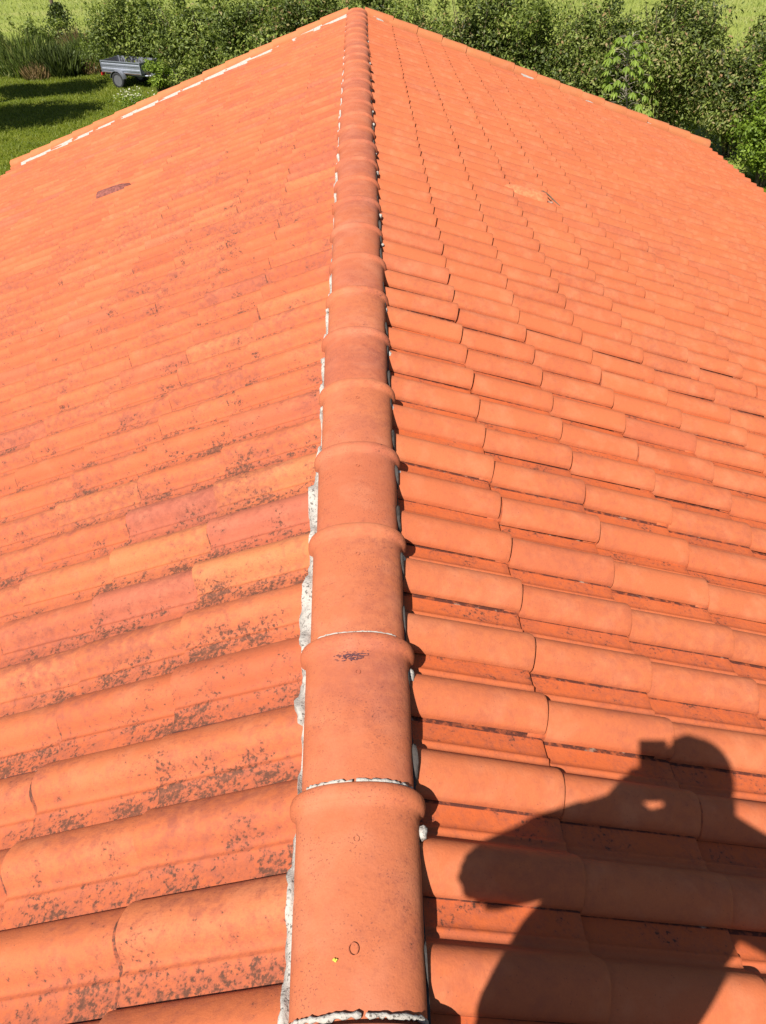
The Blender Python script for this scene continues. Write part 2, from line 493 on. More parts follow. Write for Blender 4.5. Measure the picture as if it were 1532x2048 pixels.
def make_ridge_tile(k):
    yf = D0 + k * P_R + random.gauss(0, .004) - (.018 if k == -1 else 0)
    yn = D0 + (k - 1) * P_R - .035
    L = yf - yn
    jx = random.gauss(0, .003); jz = random.gauss(0, .0028); yaw = random.gauss(0, .008)
    if 0 <= k <= 4: jx = jz = yaw = 0.0
    # (distance from far rim, extra radius): collar with a rolled lip, then the plain barrel
    st = [(0.0, .0120), (.003, .0145), (.009, .0162), (.016, .0165), (.024, .0157), (.031, .0125), (.035, .0070), (.039, .0030), (.052, .0010), (.075, 0.0), (.16, -.0015), (.27, -.004), (L - .006, -.008), (L, -.0095)]
    V = []; F = []
    n = 26
    W, H = .1275, .074
    rows = []
    def ring(d, ex, inner=0.0):
        y = yf - d
        sec = ridge_section(W + ex - inner, H + ex - inner, -.0145 + ex - inner, n)
        return [(jx + x + yaw * (y - yf), y, HR + jz + z + (0 if True else 0)) for x, z in sec]
    outer = [ring(d, ex) for d, ex in st]
    inner = [ring(d, ex, .011) for d, ex in (st[0], st[3], st[9], st[-1])]
    allr = outer + inner[::-1]
    for r_ in allr: V += r_
    m = n + 1
    for i in range(len(allr)):
        j = (i + 1) % len(allr)
        for q in range(n):
            F.append((i * m + q, j * m + q, j * m + q + 1, i * m + q + 1))
    for e in (0, n):     # close both long edges
        o_ = [i * m + e for i in range(len(outer))]
        i_ = [(len(outer) + 3 - i) * m + e for i in range(4)]
        idx = [0, 3, 9, len(outer) - 1]
        for a in range(3):
            seg = o_[idx[a]:idx[a + 1] + 1]
            f = seg + [i_[a + 1], i_[a]]
            F.append(tuple(f if e == 0 else reversed(f)))
    nv = len(V)
    tint = min(1, max(0, random.gauss(.5, .18)))
    Va = np.array(V)
    ang = (Va[:, 0] - jx) / .128
    dirt = .42 + .4 * np.clip(ang, -.3, 1)  # grime, heavier on the right flank to paint in its shading
    A = dict(tint=np.full(nv, tint), hue=np.full(nv, random.choice([0, 0, -.15, -.2, -.1, .1])), pan=np.full(nv, .22), dirt=dirt)
    me_o = mesh_obj('ridge_tile', V, F, M_RIDGE, house, 50, A)
    bm = bmesh.new(); bm.from_mesh(me_o.data); bmesh.ops.recalc_face_normals(bm, faces=bm.faces[:]); bm.to_mesh(me_o.data); bm.free()
    return me_o

K0, K1 = -6, 29
ridge_tiles = {}
for k in range(K0, K1):
    ridge_tiles[k] = make_ridge_tile(k)
YR_END = D0 + (K1 - 1) * P_R
# gable end disc closing the last ridge tile
mb = MB()
sec = ridge_section(.131, .077, -.012, 26)
V = [(x, YR_END - .006, HR + z) for x, z in sec] + [(x, YR_END - .03, HR + z) for x, z in sec]
m = len(sec)
mb.add(V, [tuple(range(m)), tuple(reversed(range(m, 2 * m)))] + [(i, i + m, i + m + 1, i + 1) for i in range(m - 1)])
mb.build('ridge_end_mortar', M_MORTAR, house)

# little fired marks: two raised rings and a lichen spot on the nearest ridge tile
def ridge_surface(x, y):
    w, h = .1265, .073
    c = max(-1, min(1, x / w)); a = math.acos(math.copysign(abs(c) ** (1 / .92), c))
    return HR - .0155 - h + h * math.sin(a) ** .92
def ring_mark(x0, y0, rx, ry, rad, mat, name, parent, label=None):
    mb = MB(); pts = []
    for k in range(25):
        a = 2 * math.pi * k / 24
        x, y = x0 + rx * math.cos(a), y0 + ry * math.sin(a)
        pts.append((x, y, ridge_surface(x, y) + (.0005 if y < .6 else .0014)))
    mb.tube(pts, rad, 6, cap=False)
    o = mb.build(name, mat, parent, 179)
    n = len(o.data.vertices)
    for k_, v in (('tint', .3), ('hue', -.3), ('pan', .1), ('dirt', .6)):
        at = o.data.attributes.new(k_, 'FLOAT', 'POINT'); at.data.foreach_set('value', np.full(n, v, dtype=np.float32))
    if label: o['label'] = label
    return o
ring_mark(-.005, .545, .0085, .0105, .0008, M_RIDGE, 'stamped_ring', ridge_tiles[0])
ring_mark(.000, .745, .0055, .0060, .0010, M_RIDGE, 'stamped_ring', ridge_tiles[0])
for kk in (1, 2, 3, 4):
    ring_mark(.004, D0 + kk * P_R - .115, .0055, .006, .0010, M_RIDGE, 'stamped_ring', ridge_tiles[kk])
M_LICHEN = plain('yellow_lichen', (.50, .42, .06), .9, vary=.4, scale=200)
mb = MB()
for _ in range(9):
    x, y = -.0365 + random.gauss(0, .0026), .530 + random.gauss(0, .0036)
    mb.ball((x, y, ridge_surface(x, y)), (random.uniform(.001, .0026), random.uniform(.001, .0026), .0012), seg=7)
tag(mb.build('lichen_spot', M_LICHEN, ridge_tiles[0], 179), 'small yellow lichen spot')

# moss smear on the second collar
M_MOSS = plain('dark_moss', (.085, .035, .04), .95, vary=.5, scale=300)
mb = MB()
for _ in range(120):
    x = -.012 + random.gauss(0, .020); y = D0 + P_R - .066 + random.gauss(0, .007)
    mb.ball((x, y, ridge_surface(x, y) + .0016), (random.uniform(.002, .006), random.uniform(.0007, .0018), .0010), seg=6)
tag(mb.build('moss_patch', M_MOSS, ridge_tiles[1], 179), 'dark moss smear below the collar')

# mortar bedding along both sides of the ridge
def mortar_strip(side, mat, name, label):
    ys = np.arange(-2.1, YR_END - .02, .010)
    V = []; F = []; prev = None
    for y in ys:
        edge = side * .1262
        if side == -1:
            w = .000 + .013 * float(vnoise(y * 1.7 + 3.3)) + .008 * float(vnoise(y * 9))
            w += .020 * math.exp(-((y - 1.44) / .11) ** 2) + .016 * math.exp(-((y - 1.14) / .05) ** 2) + .022 * math.exp(-((y - 1.93) / .15) ** 2)
            if .56 < y < .80: w = .010 + .004 * float(vnoise(y * 30))
            if .80 <= y < 1.06: w = .003
            if y < .56: w = .007 + .004 * float(vnoise(y * 9))
            w += .007 * (float(vnoise(y * 55)) - .5) + .005 * (float(vnoise(y * 24 + 5)) - .5)
            lvl = .030
        else:
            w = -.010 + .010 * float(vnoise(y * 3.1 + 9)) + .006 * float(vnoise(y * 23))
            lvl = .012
        n_out = max(float(surf(side, .14, y)) + .001, lvl + .010 * float(vnoise(y * 7 + 2)))
        s_out = (.1262 + w - n_out * SA) / CA
        n_out = max(float(surf(side, s_out, y)) + .001, n_out)
        xo, _, zo = slope_point(side, s_out, n_out, y)
        top = HR - .0905
        ring = [(side * .108, y, top), (edge, y, max(top - .002, zo + .002)), (side * (.1262 + w * .6), y, (max(top - .002, zo + .002) + zo) / 2 + .002), (xo, y, zo), (xo + side * .002, y, zo - .05)]
        b = len(V); V += ring
        if prev is not None:
            for q in range(4):
                f = (prev + q, b + q, b + q + 1, prev + q + 1)
                F.append(f if side == -1 else tuple(reversed(f)))
        prev = b
    return tag(mesh_obj(name, V, F, mat, house, 60), label)
mortar_strip(-1, M_MORTAR, 'ridge_mortar', 'ragged white mortar line along the sunny side of the ridge')
mortar_strip(1, M_MORTAR_SHADED, 'ridge_mortar', 'mortar bed coloured dark for the shade beside the ridge')

# mortar dabs under the collar ears and thin joint arcs, each held by its ridge tile
for k in range(-1, K1 - 1):
    y = D0 + k * P_R
    for side in (1, -1):
        if (side == -1 and k not in (1, 4, 6)) or (side == 1 and k > 4 and k % 3 == 1): continue
        mb = MB()
        yy = y - .060 - random.uniform(0, .012)
        c = Vector((side * (.131 + random.uniform(-.003, .005)), yy, HR - .094 + random.gauss(0, .004)))
        mb.ball(c, (random.uniform(.008, .012), random.uniform(.013, .020), random.uniform(.009, .014)), seg=14)
        mb.V = [tuple(Vector(v) + (Vector(v) - c) * (.45 * (float(vnoise(v[0] * 160 + 9, v[1] * 160 + v[2] * 90)) - .5))) for v in mb.V]
        mb.build('mortar_dab', M_MORTAR, ridge_tiles[k], 179)
def joint_arc(k, a0, a1, th):
    mb2 = MB()
    y = D0 + k * P_R - (.018 if k == -1 else 0)
    sec = ridge_section(.1275 - .008, .074 - .008, -.0215, 60)
    pts = []; rad = []
    for i in range(int(a0 * 60), int(a1 * 60) + 1):
        x, z = sec[i]
        pts.append((x, y + .0125 + random.gauss(0, .0012), HR + z + .0055)); rad.append(th * random.uniform(.45, 1.2))
    mb2.tube(pts, rad, 7)
    tag(mb2.build('mortar_joint', M_MORTAR, ridge_tiles[k], 179), 'thin white mortar joint at the collar')
joint_arc(-1, .06, .47, .0056); joint_arc(-1, .49, .94, .0060); joint_arc(0, .08, .5, .0060); joint_arc(0, .52, .93, .0054)
joint_arc(1, .1, .9, .0022); joint_arc(2, .2, .8, .0016)

# verge tiles at the far gable
VERGE_L = [(-.205 + .105 - .105 * math.cos(math.pi * k / 12), .030 + .100 * math.sin(math.pi * k / 12) ** .75) for k in range(12)] + [(.006, .02), (.006, -.09)]
VERGE_IN = [(.003 - .011, -.09), (-.008, .045), (-.05, .108), (-.10, .118), (-.15, .108), (-.192, .032)]
def verge_tile(side, r):
    s1 = .12 + (r + 1) * E_ROW + random.gauss(0, .004); s0 = s1 - E_ROW - .04
    jy = random.gauss(0, .004); jn = random.gauss(0, .002)
    prof = VERGE_L + VERGE_IN
    V = []
    for s, up in ((s0, -.002), (s1 - .005, .0155), (s1, .0135)):
        for y, n in prof:
            V.append(slope_point(side, s, n + up + jn, Y_END + y + jy))
    m = len(prof); F = []
    for i in range(2):
        for q in range(m):
            F.append((i * m + q, i * m + (q + 1) % m, (i + 1) * m + (q + 1) % m, (i + 1) * m + q))
    F.append(tuple(range(m))); F.append(tuple(reversed(range(2 * m, 3 * m))))
    nv = len(V)
    o = mesh_obj('verge_tile', V, F, M_TILE, house, 35,
                 dict(tint=np.full(nv, random.uniform(.55, 1)), hue=np.full(nv, random.uniform(.6, 1.0)), pan=np.full(nv, .1), dirt=np.full(nv, .1)))
    bm = bmesh.new(); bm.from_mesh(o.data); bmesh.ops.recalc_face_normals(bm, faces=bm.faces[:]); bm.to_mesh(o.data); bm.free()
    return o
for side in (1, -1):
    for r in range(N_ROWS):
        verge_tile(side, r)
def verge_mortar(side):
    runs = []; run = []
    for s in np.arange(.12, N_ROWS * E_ROW - .05, .02):
        w = (.034 + .028 * float(vnoise(s * 2.1 + 40)) + .014 * float(vnoise(s * 9))) if side == -1 else (-.034 + .055 * float(vnoise(s * 3.1 + 11)))
        if side == -1 and float(vnoise(s * 3 + 71)) < .05: w = .006
        if w < .003:
            if len(run) > 2: runs.append(run)
            run = []; continue
        y1 = Y_END - .195; y0 = y1 - w
        n0 = float(surf(side, s, y0)) + .003
        run.append([slope_point(side, s, .088, y1 + .012), slope_point(side, s, .074, y1 - .004), slope_point(side, s, max(n0 + .012, .05), y1 - w * .6), slope_point(side, s, n0, y0), slope_point(side, s, n0 - .03, y0)])
    if len(run) > 2: runs.append(run)
    for run in runs:
        V = [p for r in run for p in r]; F = []
        for i in range(len(run) - 1):
            for q in range(4):
                f = (i * 5 + q, i * 5 + 5 + q, i * 5 + 6 + q, i * 5 + 1 + q)
                F.append(f if side == 1 else tuple(reversed(f)))
        tag(mesh_obj('verge_mortar', V, F, M_MORTAR, house, 60), 'white mortar fillet inside the left verge' if side == -1 else 'bit of white mortar inside the right verge')
verge_mortar(-1); verge_mortar(1)

# vent tiles: a barrel tile with a raised hood over a grille
def vent_tile(side, s0, y0, mat, name, label):
    mb = MB(); rings_ = []
    Ls = [(-.18, .010, .7), (-.15, .050, .9), (-.08, .072, 1.0), (0.0, .080, 1.05), (.10, .086, 1.08), (.155, .088, 1.08), (.165, .080, 1.02)]
    for ds, hh, wf in Ls:
        ring = []
        for k in range(13):
            th = math.pi * k / 12
            y = y0 + .095 * wf * math.cos(th)
            n = .020 + hh * math.sin(th) ** .7
            ring.append(slope_point(side, s0 + ds, n, y))
        for k in range(12, -1, -1):
            th = math.pi * k / 12
            ring.append(slope_point(side, s0 + ds - .004, .008 + max(.0, hh - .008) * math.sin(th) ** .7, y0 + .086 * wf * math.cos(th)))
        rings_.append(ring)
    mb.rings(rings_)
    o = mb.build(name, mat, house, 45)
    bm = bmesh.new(); bm.from_mesh(o.data); bmesh.ops.recalc_face_normals(bm, faces=bm.faces[:]); bm.to_mesh(o.data); bm.free()
    tag(o, label)
    g = MB()
    for k in range(7):
        y = y0 - .07 + .14 * k / 6
        a = slope_point(side, s0 + .145, .022, y); b = slope_point(side, s0 + .145, .022 + .066 * math.sqrt(max(.05, 1 - ((y - y0) / .085) ** 2)), y)
        g.tube([a, b], .004, 6)
    g.build('vent_grille', M_BOARD, o)
    return o
M_VENT = plain('weathered_vent', (.18, .058, .045), .85, vary=.45, scale=45)
M_VENT_PALE = plain('pale_vent', (.50, .140, .060), .85, vary=.25, scale=40)
vent_tile(-1, 2.342 / CA, 7.70, M_VENT, 'vent_tile', 'purple brown weathered vent tile standing proud of the left slope')
vent_tile(1, 1.26 / CA, 6.08, M_VENT_PALE, 'vent_tile', 'pale vent tile with mortar round its lower end on the right slope')
mb = MB()
for _ in range(26):
    s, y = 1.42 / CA + random.gauss(0, .032), 6.08 + random.gauss(0, .026)
    x, _, z = slope_point(1, s, .03 + .02 * random.random(), y)
    mb.ball((x, y, z), (random.uniform(.010, .028), random.uniform(.010, .022), .012), seg=8)
tag(mb.build('vent_mortar', mortar_mat('rosy_mortar', (.36, .22, .17)), house, 179), 'pinkish mortar crumbs round the right vent tile')
mb = MB()
pts = [(1.37, 6.15, .088), (1.40, 6.16, .096), (1.43, 6.15, .092), (1.47, 6.11, .080), (1.50, 6.07, .072), (1.525, 6.04, .066)]
mb.tube([slope_point(1, x / CA, n, y) for x, y, n in pts], [.004, .005, .005, .0045, .004, .003], 8)
o = mb.build('twig', M_BARK, None, 60)
tag(o, 'dark bent twig lying against the pale vent tile on the right slope', 'twig')

# ------------------------------------------------------------------ vegetation
def leaf_mesh(name, C, D, N, L, Wd, tint, mat, parent):
    """rhombic folded leaves: centre C, axis D, normal N, length L, width Wd"""
    n = len(C)
    D = D / np.linalg.norm(D, axis=1, keepdims=True)
    S = np.cross(D, N); S /= np.maximum(np.linalg.norm(S, axis=1, keepdims=True), 1e-6)
    U = np.cross(S, D)
    L = L[:, None]; Wd = Wd[:, None]
    v0 = C - D * L * .5; v2 = C + D * L * .5 - U * L * .08
    v1 = C + S * Wd * .5 + U * Wd * .16 - D * L * .05; v3 = C - S * Wd * .5 + U * Wd * .16 - D * L * .05
    V = np.stack([v0, v1, v2, v3], 1).reshape(-1, 3)
    F = (np.arange(n) * 4)[:, None] + np.array([[0, 1, 2, 3]])
    F = np.concatenate([(np.arange(n) * 4)[:, None] + np.array([[0, 1, 2]]), (np.arange(n) * 4)[:, None] + np.array([[0, 2, 3]])])
    return mesh_obj(name, V, F, mat, parent, None, dict(tint=np.repeat(tint, 4)))

def rand_dirs(n):
    v = rng.normal(size=(n, 3)); return v / np.linalg.norm(v, axis=1, keepdims=True)

def crown_points(c, rad, n_lobes, per, shoots=6, lob=(.34, .55)):
    """points spread through lobes that fill an ellipsoid with a ragged top"""
    c = np.array(c); rad = np.array(rad)
    pts = []; outs = []; lobv = []
    for i in range(n_lobes):
        d = rand_dirs(1)[0]; d[2] = d[2] * .9 + .12
        rr = rng.uniform(.25, .78)
        lc = c + d * rad * rr
        lr = rad.min() * rng.uniform(*lob)
        dirs = rand_dirs(per)
        q = rng.random(per) ** .42
        sq = np.array([1.15, 1.15, .85])
        p = lc + dirs * (lr * q)[:, None] * sq
        bump = 1 + .25 * np.sin(dirs[:, 0] * 9 + i) * np.cos(dirs[:, 1] * 8 + 2 * i)
        p = lc + (p - lc) * bump[:, None]
        pts.append(p); outs.append(dirs); lobv.append(np.full(per, rng.uniform(-.24, .26)))
    for i in range(shoots):      # upright leafy shoots past the outline
        a = rng.uniform(0, 2 * math.pi)
        b = c + np.array([math.cos(a) * rad[0] * rng.uniform(.1, .85), math.sin(a) * rad[1] * rng.uniform(.1, .8), rad[2] * rng.uniform(.35, .75)])
        k = per // 5
        h = rng.uniform(.35, .8) * min(1, rad[2])
        t = rng.random(k)
        lean = rng.normal(0, .25, 2)
        p = b + np.stack([lean[0] * t * h + rng.normal(0, .07, k), lean[1] * t * h + rng.normal(0, .07, k), t * h], 1)
        pts.append(p); outs.append(rand_dirs(k)); lobv.append(np.full(k, rng.uniform(-.05, .25)))
    return np.concatenate(pts), np.concatenate(outs), np.concatenate(lobv)

def shrub(name, base, rad, h, mat, label, cat, group=None, lobes=16, per=430, leaf=.085, stem=M_BARK, shoots=7, zmid=None, red=0.0):
    root = empty(name, (base[0], base[1], 0), label, cat, group)
    zc = zmid if zmid is not None else h * .52
    P, O, Lv = crown_points((base[0], base[1], zc), (rad[0], rad[1], h - zc), lobes, per, shoots)
    keep = P[:, 2] > .06
    P, O, Lv = P[keep], O[keep], Lv[keep]
    n = len(P)
    N = O * .55 + rand_dirs(n) * .6 + np.array([0, 0, .45])
    D = np.cross(N, rand_dirs(n)) + np.array([0, 0, -.15])
    tint = np.clip(rng.normal(.42, .17, n) + Lv, 0, .86)
    if red:
        m = rng.random(n) < red * (.4 + .6 * vnoise(P[:, 0] * 1.2, P[:, 2] * 1.5))
        tint[m] = rng.uniform(.86, 1, m.sum())
    leaf_mesh('foliage', P, D, N, rng.uniform(.6, 2.0, n) * leaf, rng.uniform(.45, .8, n) * leaf, tint, mat, root)
    mb = MB()
    for k in range(7):
        a = 2 * math.pi * k / 7 + rng.uniform(-.3, .3)
        q = [(base[0] + .08 * math.cos(a), base[1] + .08 * math.sin(a), -.05)]
        for f in (.3, .6, .9):
            q.append((base[0] + math.cos(a) * rad[0] * .7 * f + rng.normal(0, .05), base[1] + math.sin(a) * rad[1] * .7 * f + rng.normal(0, .05), h * .85 * f))
        mb.tube(q, [.035, .026, .016, .007], 6)
    mb.build('stem', stem, root, 60)
    return root

# hedge of single shrubs, running obliquely behind the far gable
S = shrub
HG = 'shrubs of the hedge behind the house'
def hedge(x, y, rx, ry, h, mat, label, leaf, red, n=26, per=560):
    S('hedge_shrub', (x, y), (rx, ry), h, mat, label, 'shrub', HG, n, per, leaf, red=red, zmid=h * .46)
hedge(-8.9, 35.4, 2.3, 1.6, 2.95, L_MID, 'rounded green shrub standing behind the galvanised trailer', .10, .02)
hedge(-6.1, 33.9, 2.3, 1.6, 3.35, L_MID, 'leafy mid green shrub next right of the one behind the trailer', .10, .03)
hedge(-3.8, 32.2, 2.1, 1.5, 3.80, L_MID, 'green shrub over the middle of the left verge', .10, .05)
hedge(-1.6, 30.5, 2.0, 1.5, 3.95, L_MID, 'brownish green shrub just left of the roof apex', .10, .20)
hedge(0.4, 29.2, 1.8, 1.4, 3.80, L_DARK, 'low shrub straight behind the roof apex', .09, .12)
hedge(2.1, 28.0, 1.7, 1.4, 3.75, L_MID, 'green shrub just right of the roof apex', .09, .12)
hedge(3.7, 27.0, 1.6, 1.4, 4.35, L_DARK, 'dark shrub with brown tips behind the upper part of the right verge', .09, .10)
hedge(5.3, 25.9, 1.6, 1.4, 3.75, L_MID, 'dense green shrub left of the chestnut sapling', .085, .08)
hedge(6.9, 24.7, 1.7, 1.4, 3.75, L_DARK, 'dense dark shrub directly behind the chestnut sapling', .085, .14, 28, 600)
hedge(8.4, 23.6, 1.6, 1.5, 4.55, L_DARK, 'tallest dark shrub right of the chestnut sapling', .085, .15, 30, 620)
hedge(10.1, 22.5, 1.7, 1.5, 3.45, L_DARK, 'dark shrub with reddish leaves at the right edge behind the bright bush', .085, .18, 30, 620)
hedge(11.9, 21.6, 1.7, 1.4, 3.80, L_DARK, 'dark shrub at the far right end of the hedge', .085, .14)
S('leafy_bush', (9.95, 19.9), (1.0, .9), 2.35, L_BRIGHT, 'bright green bush at the right corner of the roof', 'bush', None, 18, 480, .08, shoots=8, zmid=1.1)
S('leafy_bush', (-7.6, 32.7), (.75, .6), .95, L_BRIGHT, 'yellow green leafy plant in front of the trailer drawbar', 'bush', None, 9, 260, .085, shoots=5)
S('leafy_bush', (-6.3, 31.9), (.9, .7), 1.15, L_MID, 'low green bush between the trailer and the left verge', 'bush', None, 10, 300, .085, shoots=6)
S('leafy_bush', (-4.5, 30.6), (1.0, .7), 1.3, L_MID, 'low dark green bush under the hedge behind the left verge', 'bush', None, 10, 300, .085, shoots=4, red=.08)

# chestnut sapling with drooping palmate leaves
def sapling(base, top, label):
    root = empty('chestnut_sapling', (base[0], base[1], 0), label, 'young tree')
    mb = MB()
    b = Vector((base[0], base[1], -.05)); t = Vector(top)
    trunk = [b, b.lerp(t, .4) + Vector((.06, 0, 0)), b.lerp(t, .75) + Vector((-.04, .03, 0)), t]
    mb.tube(trunk, [.035, .028, .018, .006], 8)
    C, D, N, L, W_, T = [], [], [], [], [], []
    def at(f):
        i = min(2, int(f * 3)); return trunk[i].lerp(trunk[i + 1], f * 3 - i)
    for k in range(72):
        f = .34 + .66 * (k / 71) + random.uniform(-.02, .02); f = min(.995, f)
        p = at(f); a = k * 2.4 + random.uniform(-.4, .4)
        ln = (.75 - .45 * (f - .34) / .66) * random.uniform(.6, 1.1)
        d = Vector((math.cos(a), math.sin(a), 0))
        tip = p + d * ln + Vector((0, 0, .16 * random.uniform(.2, 1)))
        mb.tube([p, p.lerp(tip, .5) + Vector((0, 0, .06)), tip], [.007, .005, .0035], 5)
        nl = random.choice([5, 5, 6, 7])
        for q in range(nl):
            bb = a + (q - (nl - 1) / 2) * .62
            ll = (.22 - .02 * abs(q - (nl - 1) / 2)) * random.uniform(.9, 1.2)
            dd = Vector((math.cos(bb) * .8, math.sin(bb) * .8, -.62 - .25 * random.random())).normalized()
            cpos = tip + dd * ll * .5
            C.append(cpos); D.append(dd); N.append(Vector((math.cos(bb) * .5, math.sin(bb) * .5, .8)))
            L.append(ll); W_.append(ll * .36); T.append(random.uniform(.25, 1))
    leaf_mesh('foliage', np.array(C), np.array(D), np.array(N), np.array(L), np.array(W_), np.array(T), L_CHESTNUT, root)
    mb.build('trunk', M_BARK_PALE, root, 60)
sapling((6.95, 21.6), (6.55, 21.5, 3.05), 'slim sapling with bright drooping leaves in front of the dark hedge')

# tall weeds at the left edge: bundles of blades
def weed(name, base, rad, h, n, mat, label, cat, width=.03, group=None, lean=.35):
    root = empty(name, (base[0], base[1], 0), label, cat, group)
    a = rng.uniform(0, 2 * math.pi, n); q = np.sqrt(rng.random(n))
    bx = base[0] + np.cos(a) * q * rad[0]; by = base[1] + np.sin(a) * q * rad[1]
    hh = h * rng.uniform(.45, 1.05, n) * (1 - .35 * q ** 2)
    D = np.stack([rng.normal(0, lean, n) + np.cos(a) * q * .25, rng.normal(0, lean, n), np.ones(n)], 1)
    D /= np.linalg.norm(D, axis=1, keepdims=True)
    C = np.stack([bx, by, np.zeros(n)], 1) + D * hh[:, None] * .5
    N = rand_dirs(n)
    leaf_mesh('foliage', C, D, N, hh, width * rng.uniform(.6, 1.4, n), np.clip(rng.normal(.5, .22, n), 0, 1), mat, root)
    k = max(10, n // 60)
    mb = MB()
    for i in range(k):
        j = rng.integers(0, n)
        p = Vector(C[j]) - Vector(D[j]) * hh[j] * .5; e = Vector(C[j]) + Vector(D[j]) * hh[j] * .5
        mb.tube([p, e], [.006, .003], 5)
    mb.build('stem', L_WEED if mat is not L_RED else L_RED, root)
    for o in root.children:
        if o.name.startswith('stem'):
            at = o.data.attributes.new('tint', 'FLOAT', 'POINT'); at.data.foreach_set('value', np.full(len(o.data.vertices), .6, dtype=np.float32))
    return root
WG = 'tall weeds along the lawn edge'
weed('tall_grass', (-12.5, 36.3), (.95, .6), 1.45, 900, L_IVY, 'dark green clump of tall blades at the lawn edge left of the trailer', 'weeds', .05, WG)
weed('tall_grass', (-13.9, 36.6), (1.1, .7), 1.25, 1100, L_WEED, 'yellow green tall grass at the left edge beyond the shaded lawn', 'weeds', .035, WG)
weed('tall_grass', (-15.6, 36.9), (1.2, .8), 1.2, 1000, L_WEED, 'pale tall grass at the outer left end of the weed strip', 'weeds', .035, WG)
weed('tall_grass', (-10.9, 37.3), (.8, .6), 1.2, 800, L_WEED, 'tall green grass right behind the tail of the trailer', 'weeds', .04, WG)
weed('tall_grass', (-11.6, 38.6), (1.3, .8), 1.5, 1100, L_WEED, 'straw tinged tall grass behind the dark clump', 'weeds', .04, WG)
weed('tall_grass', (-14.6, 38.6), (1.6, .9), 1.5, 1200, L_WEED, 'grey green tall grass behind the weed strip near the ivy post', 'weeds', .04, WG)
weed('red_sorrel', (-13.2, 35.8), (.55, .4), .75, 420, L_RED, 'reddish dry sorrel patch in front of the tall grass', 'weeds', .03)
weed('red_sorrel', (-11.3, 36.6), (.5, .35), .6, 320, L_RED, 'reddish brown dry stalks just left of the trailer', 'weeds', .03)
weed('red_sorrel', (-12.3, 39.4), (.7, .4), 1.55, 420, L_RED, 'rusty seed heads rising behind the dark clump', 'weeds', .03)
S('leafy_bush', (-14.9, 42.0), (1.6, 1.0), 1.2, L_MID, 'grey green bramble in front of the ivy post', 'bush', None, 12, 300, .10)
S('leafy_bush', (-18.2, 42.5), (1.9, 1.2), 1.3, L_MID, 'bramble at the left edge beyond the tall grass', 'bush', None, 12, 300, .10)

# white flowers beside the left verge
root = empty('white_flower_plant', (-8.15, 30.3, 0), 'low plant with white flowers beside the left verge', 'flowers')
n = 420
P = np.stack([rng.normal(-8.15, .28, n), rng.normal(30.3, .25, n), np.abs(rng.normal(.22, .12, n)) + .03], 1)
leaf_mesh('foliage', P, rand_dirs(n), rand_dirs(n) + np.array([0, 0, .8]), rng.uniform(.06, .12, n), rng.uniform(.03, .05, n), rng.random(n), L_BRIGHT, root)
n = 95
P = np.stack([rng.normal(-8.15, .26, n), rng.normal(30.3, .24, n), np.abs(rng.normal(.36, .10, n)) + .05], 1)
leaf_mesh('blossoms', P, rand_dirs(n) * np.array([1, 1, .3]), rand_dirs(n) * .4 + np.array([0, 0, 1]), rng.uniform(.05, .10, n), rng.uniform(.05, .08, n), rng.random(n), L_FLOWER, root)

# ivy-covered post
root = empty('wooden_post', (-15.3, 46.0, 0), 'dark leaning post overgrown with ivy in the meadow', 'post')
mb = MB(); mb.tube([(-15.2, 46.0, -.1), (-15.25, 46.0, 1.2), (-15.38, 46.0, 2.1), (-15.4, 46, 2.4)], [.10, .09, .085, .08], 10); mb.build('pole', M_BARK, root, 60)
n = 1500
z = rng.random(n) ** .7 * 1.5
P = np.stack([-15.15 + rng.normal(0, 1, n) * (.62 - .34 * z), 46.0 + rng.normal(0, 1, n) * (.5 - .25 * z), z], 1)
leaf_mesh('ivy', P, rand_dirs(n), rand_dirs(n) + np.array([0, 0, .5]), rng.uniform(.08, .15, n), rng.uniform(.07, .11, n), rng.random(n), L_IVY, root)

# trees outside the picture whose crowns shade the lawn
def tree(base, h, crad, label, per=430, lobes=20):
    root = empty('garden_tree', (base[0], base[1], 0), label, 'tree')
    P, O, Lv = crown_points((base[0], base[1], h - crad[2]), crad, lobes, per, 4, (.36, .55))
    n = len(P); N = O * .5 + rand_dirs(n) * .6 + np.array([0, 0, .5])
    leaf_mesh('crown', P, np.cross(N, rand_dirs(n)), N, rng.uniform(.14, .24, n), rng.uniform(.08, .13, n), np.clip(rng.normal(.45, .2, n) + Lv, 0, .86), L_MID, root)
    mb = MB()
    t = Vector((base[0], base[1], h - crad[2]))
    mb.tube([(base[0], base[1], -.1), (base[0] + .05, base[1], (h - crad[2]) * .6), t], [.17, .14, .10], 10)
    for k in range(9):
        a = k * .75; e = t + Vector((math.cos(a) * crad[0] * .6, math.sin(a) * crad[1] * .6, crad[2] * random.uniform(-.2, .6)))
        mb.tube([t + Vector((0, 0, -.4)), t.lerp(e, .5) + Vector((0, 0, .1)), e], [.07, .045, .015], 6)
    mb.build('trunk', M_BARK, root, 60)
tree((-14.6, 29.8), 8.0, (2.3, 1.6, 1.9), 'broad tree left of the lawn casting the upper lawn shadow')
tree((-14.2, 25.2), 9.0, (2.4, 2.0, 2.2), 'tall tree left of the lawn casting the large lawn shadow')

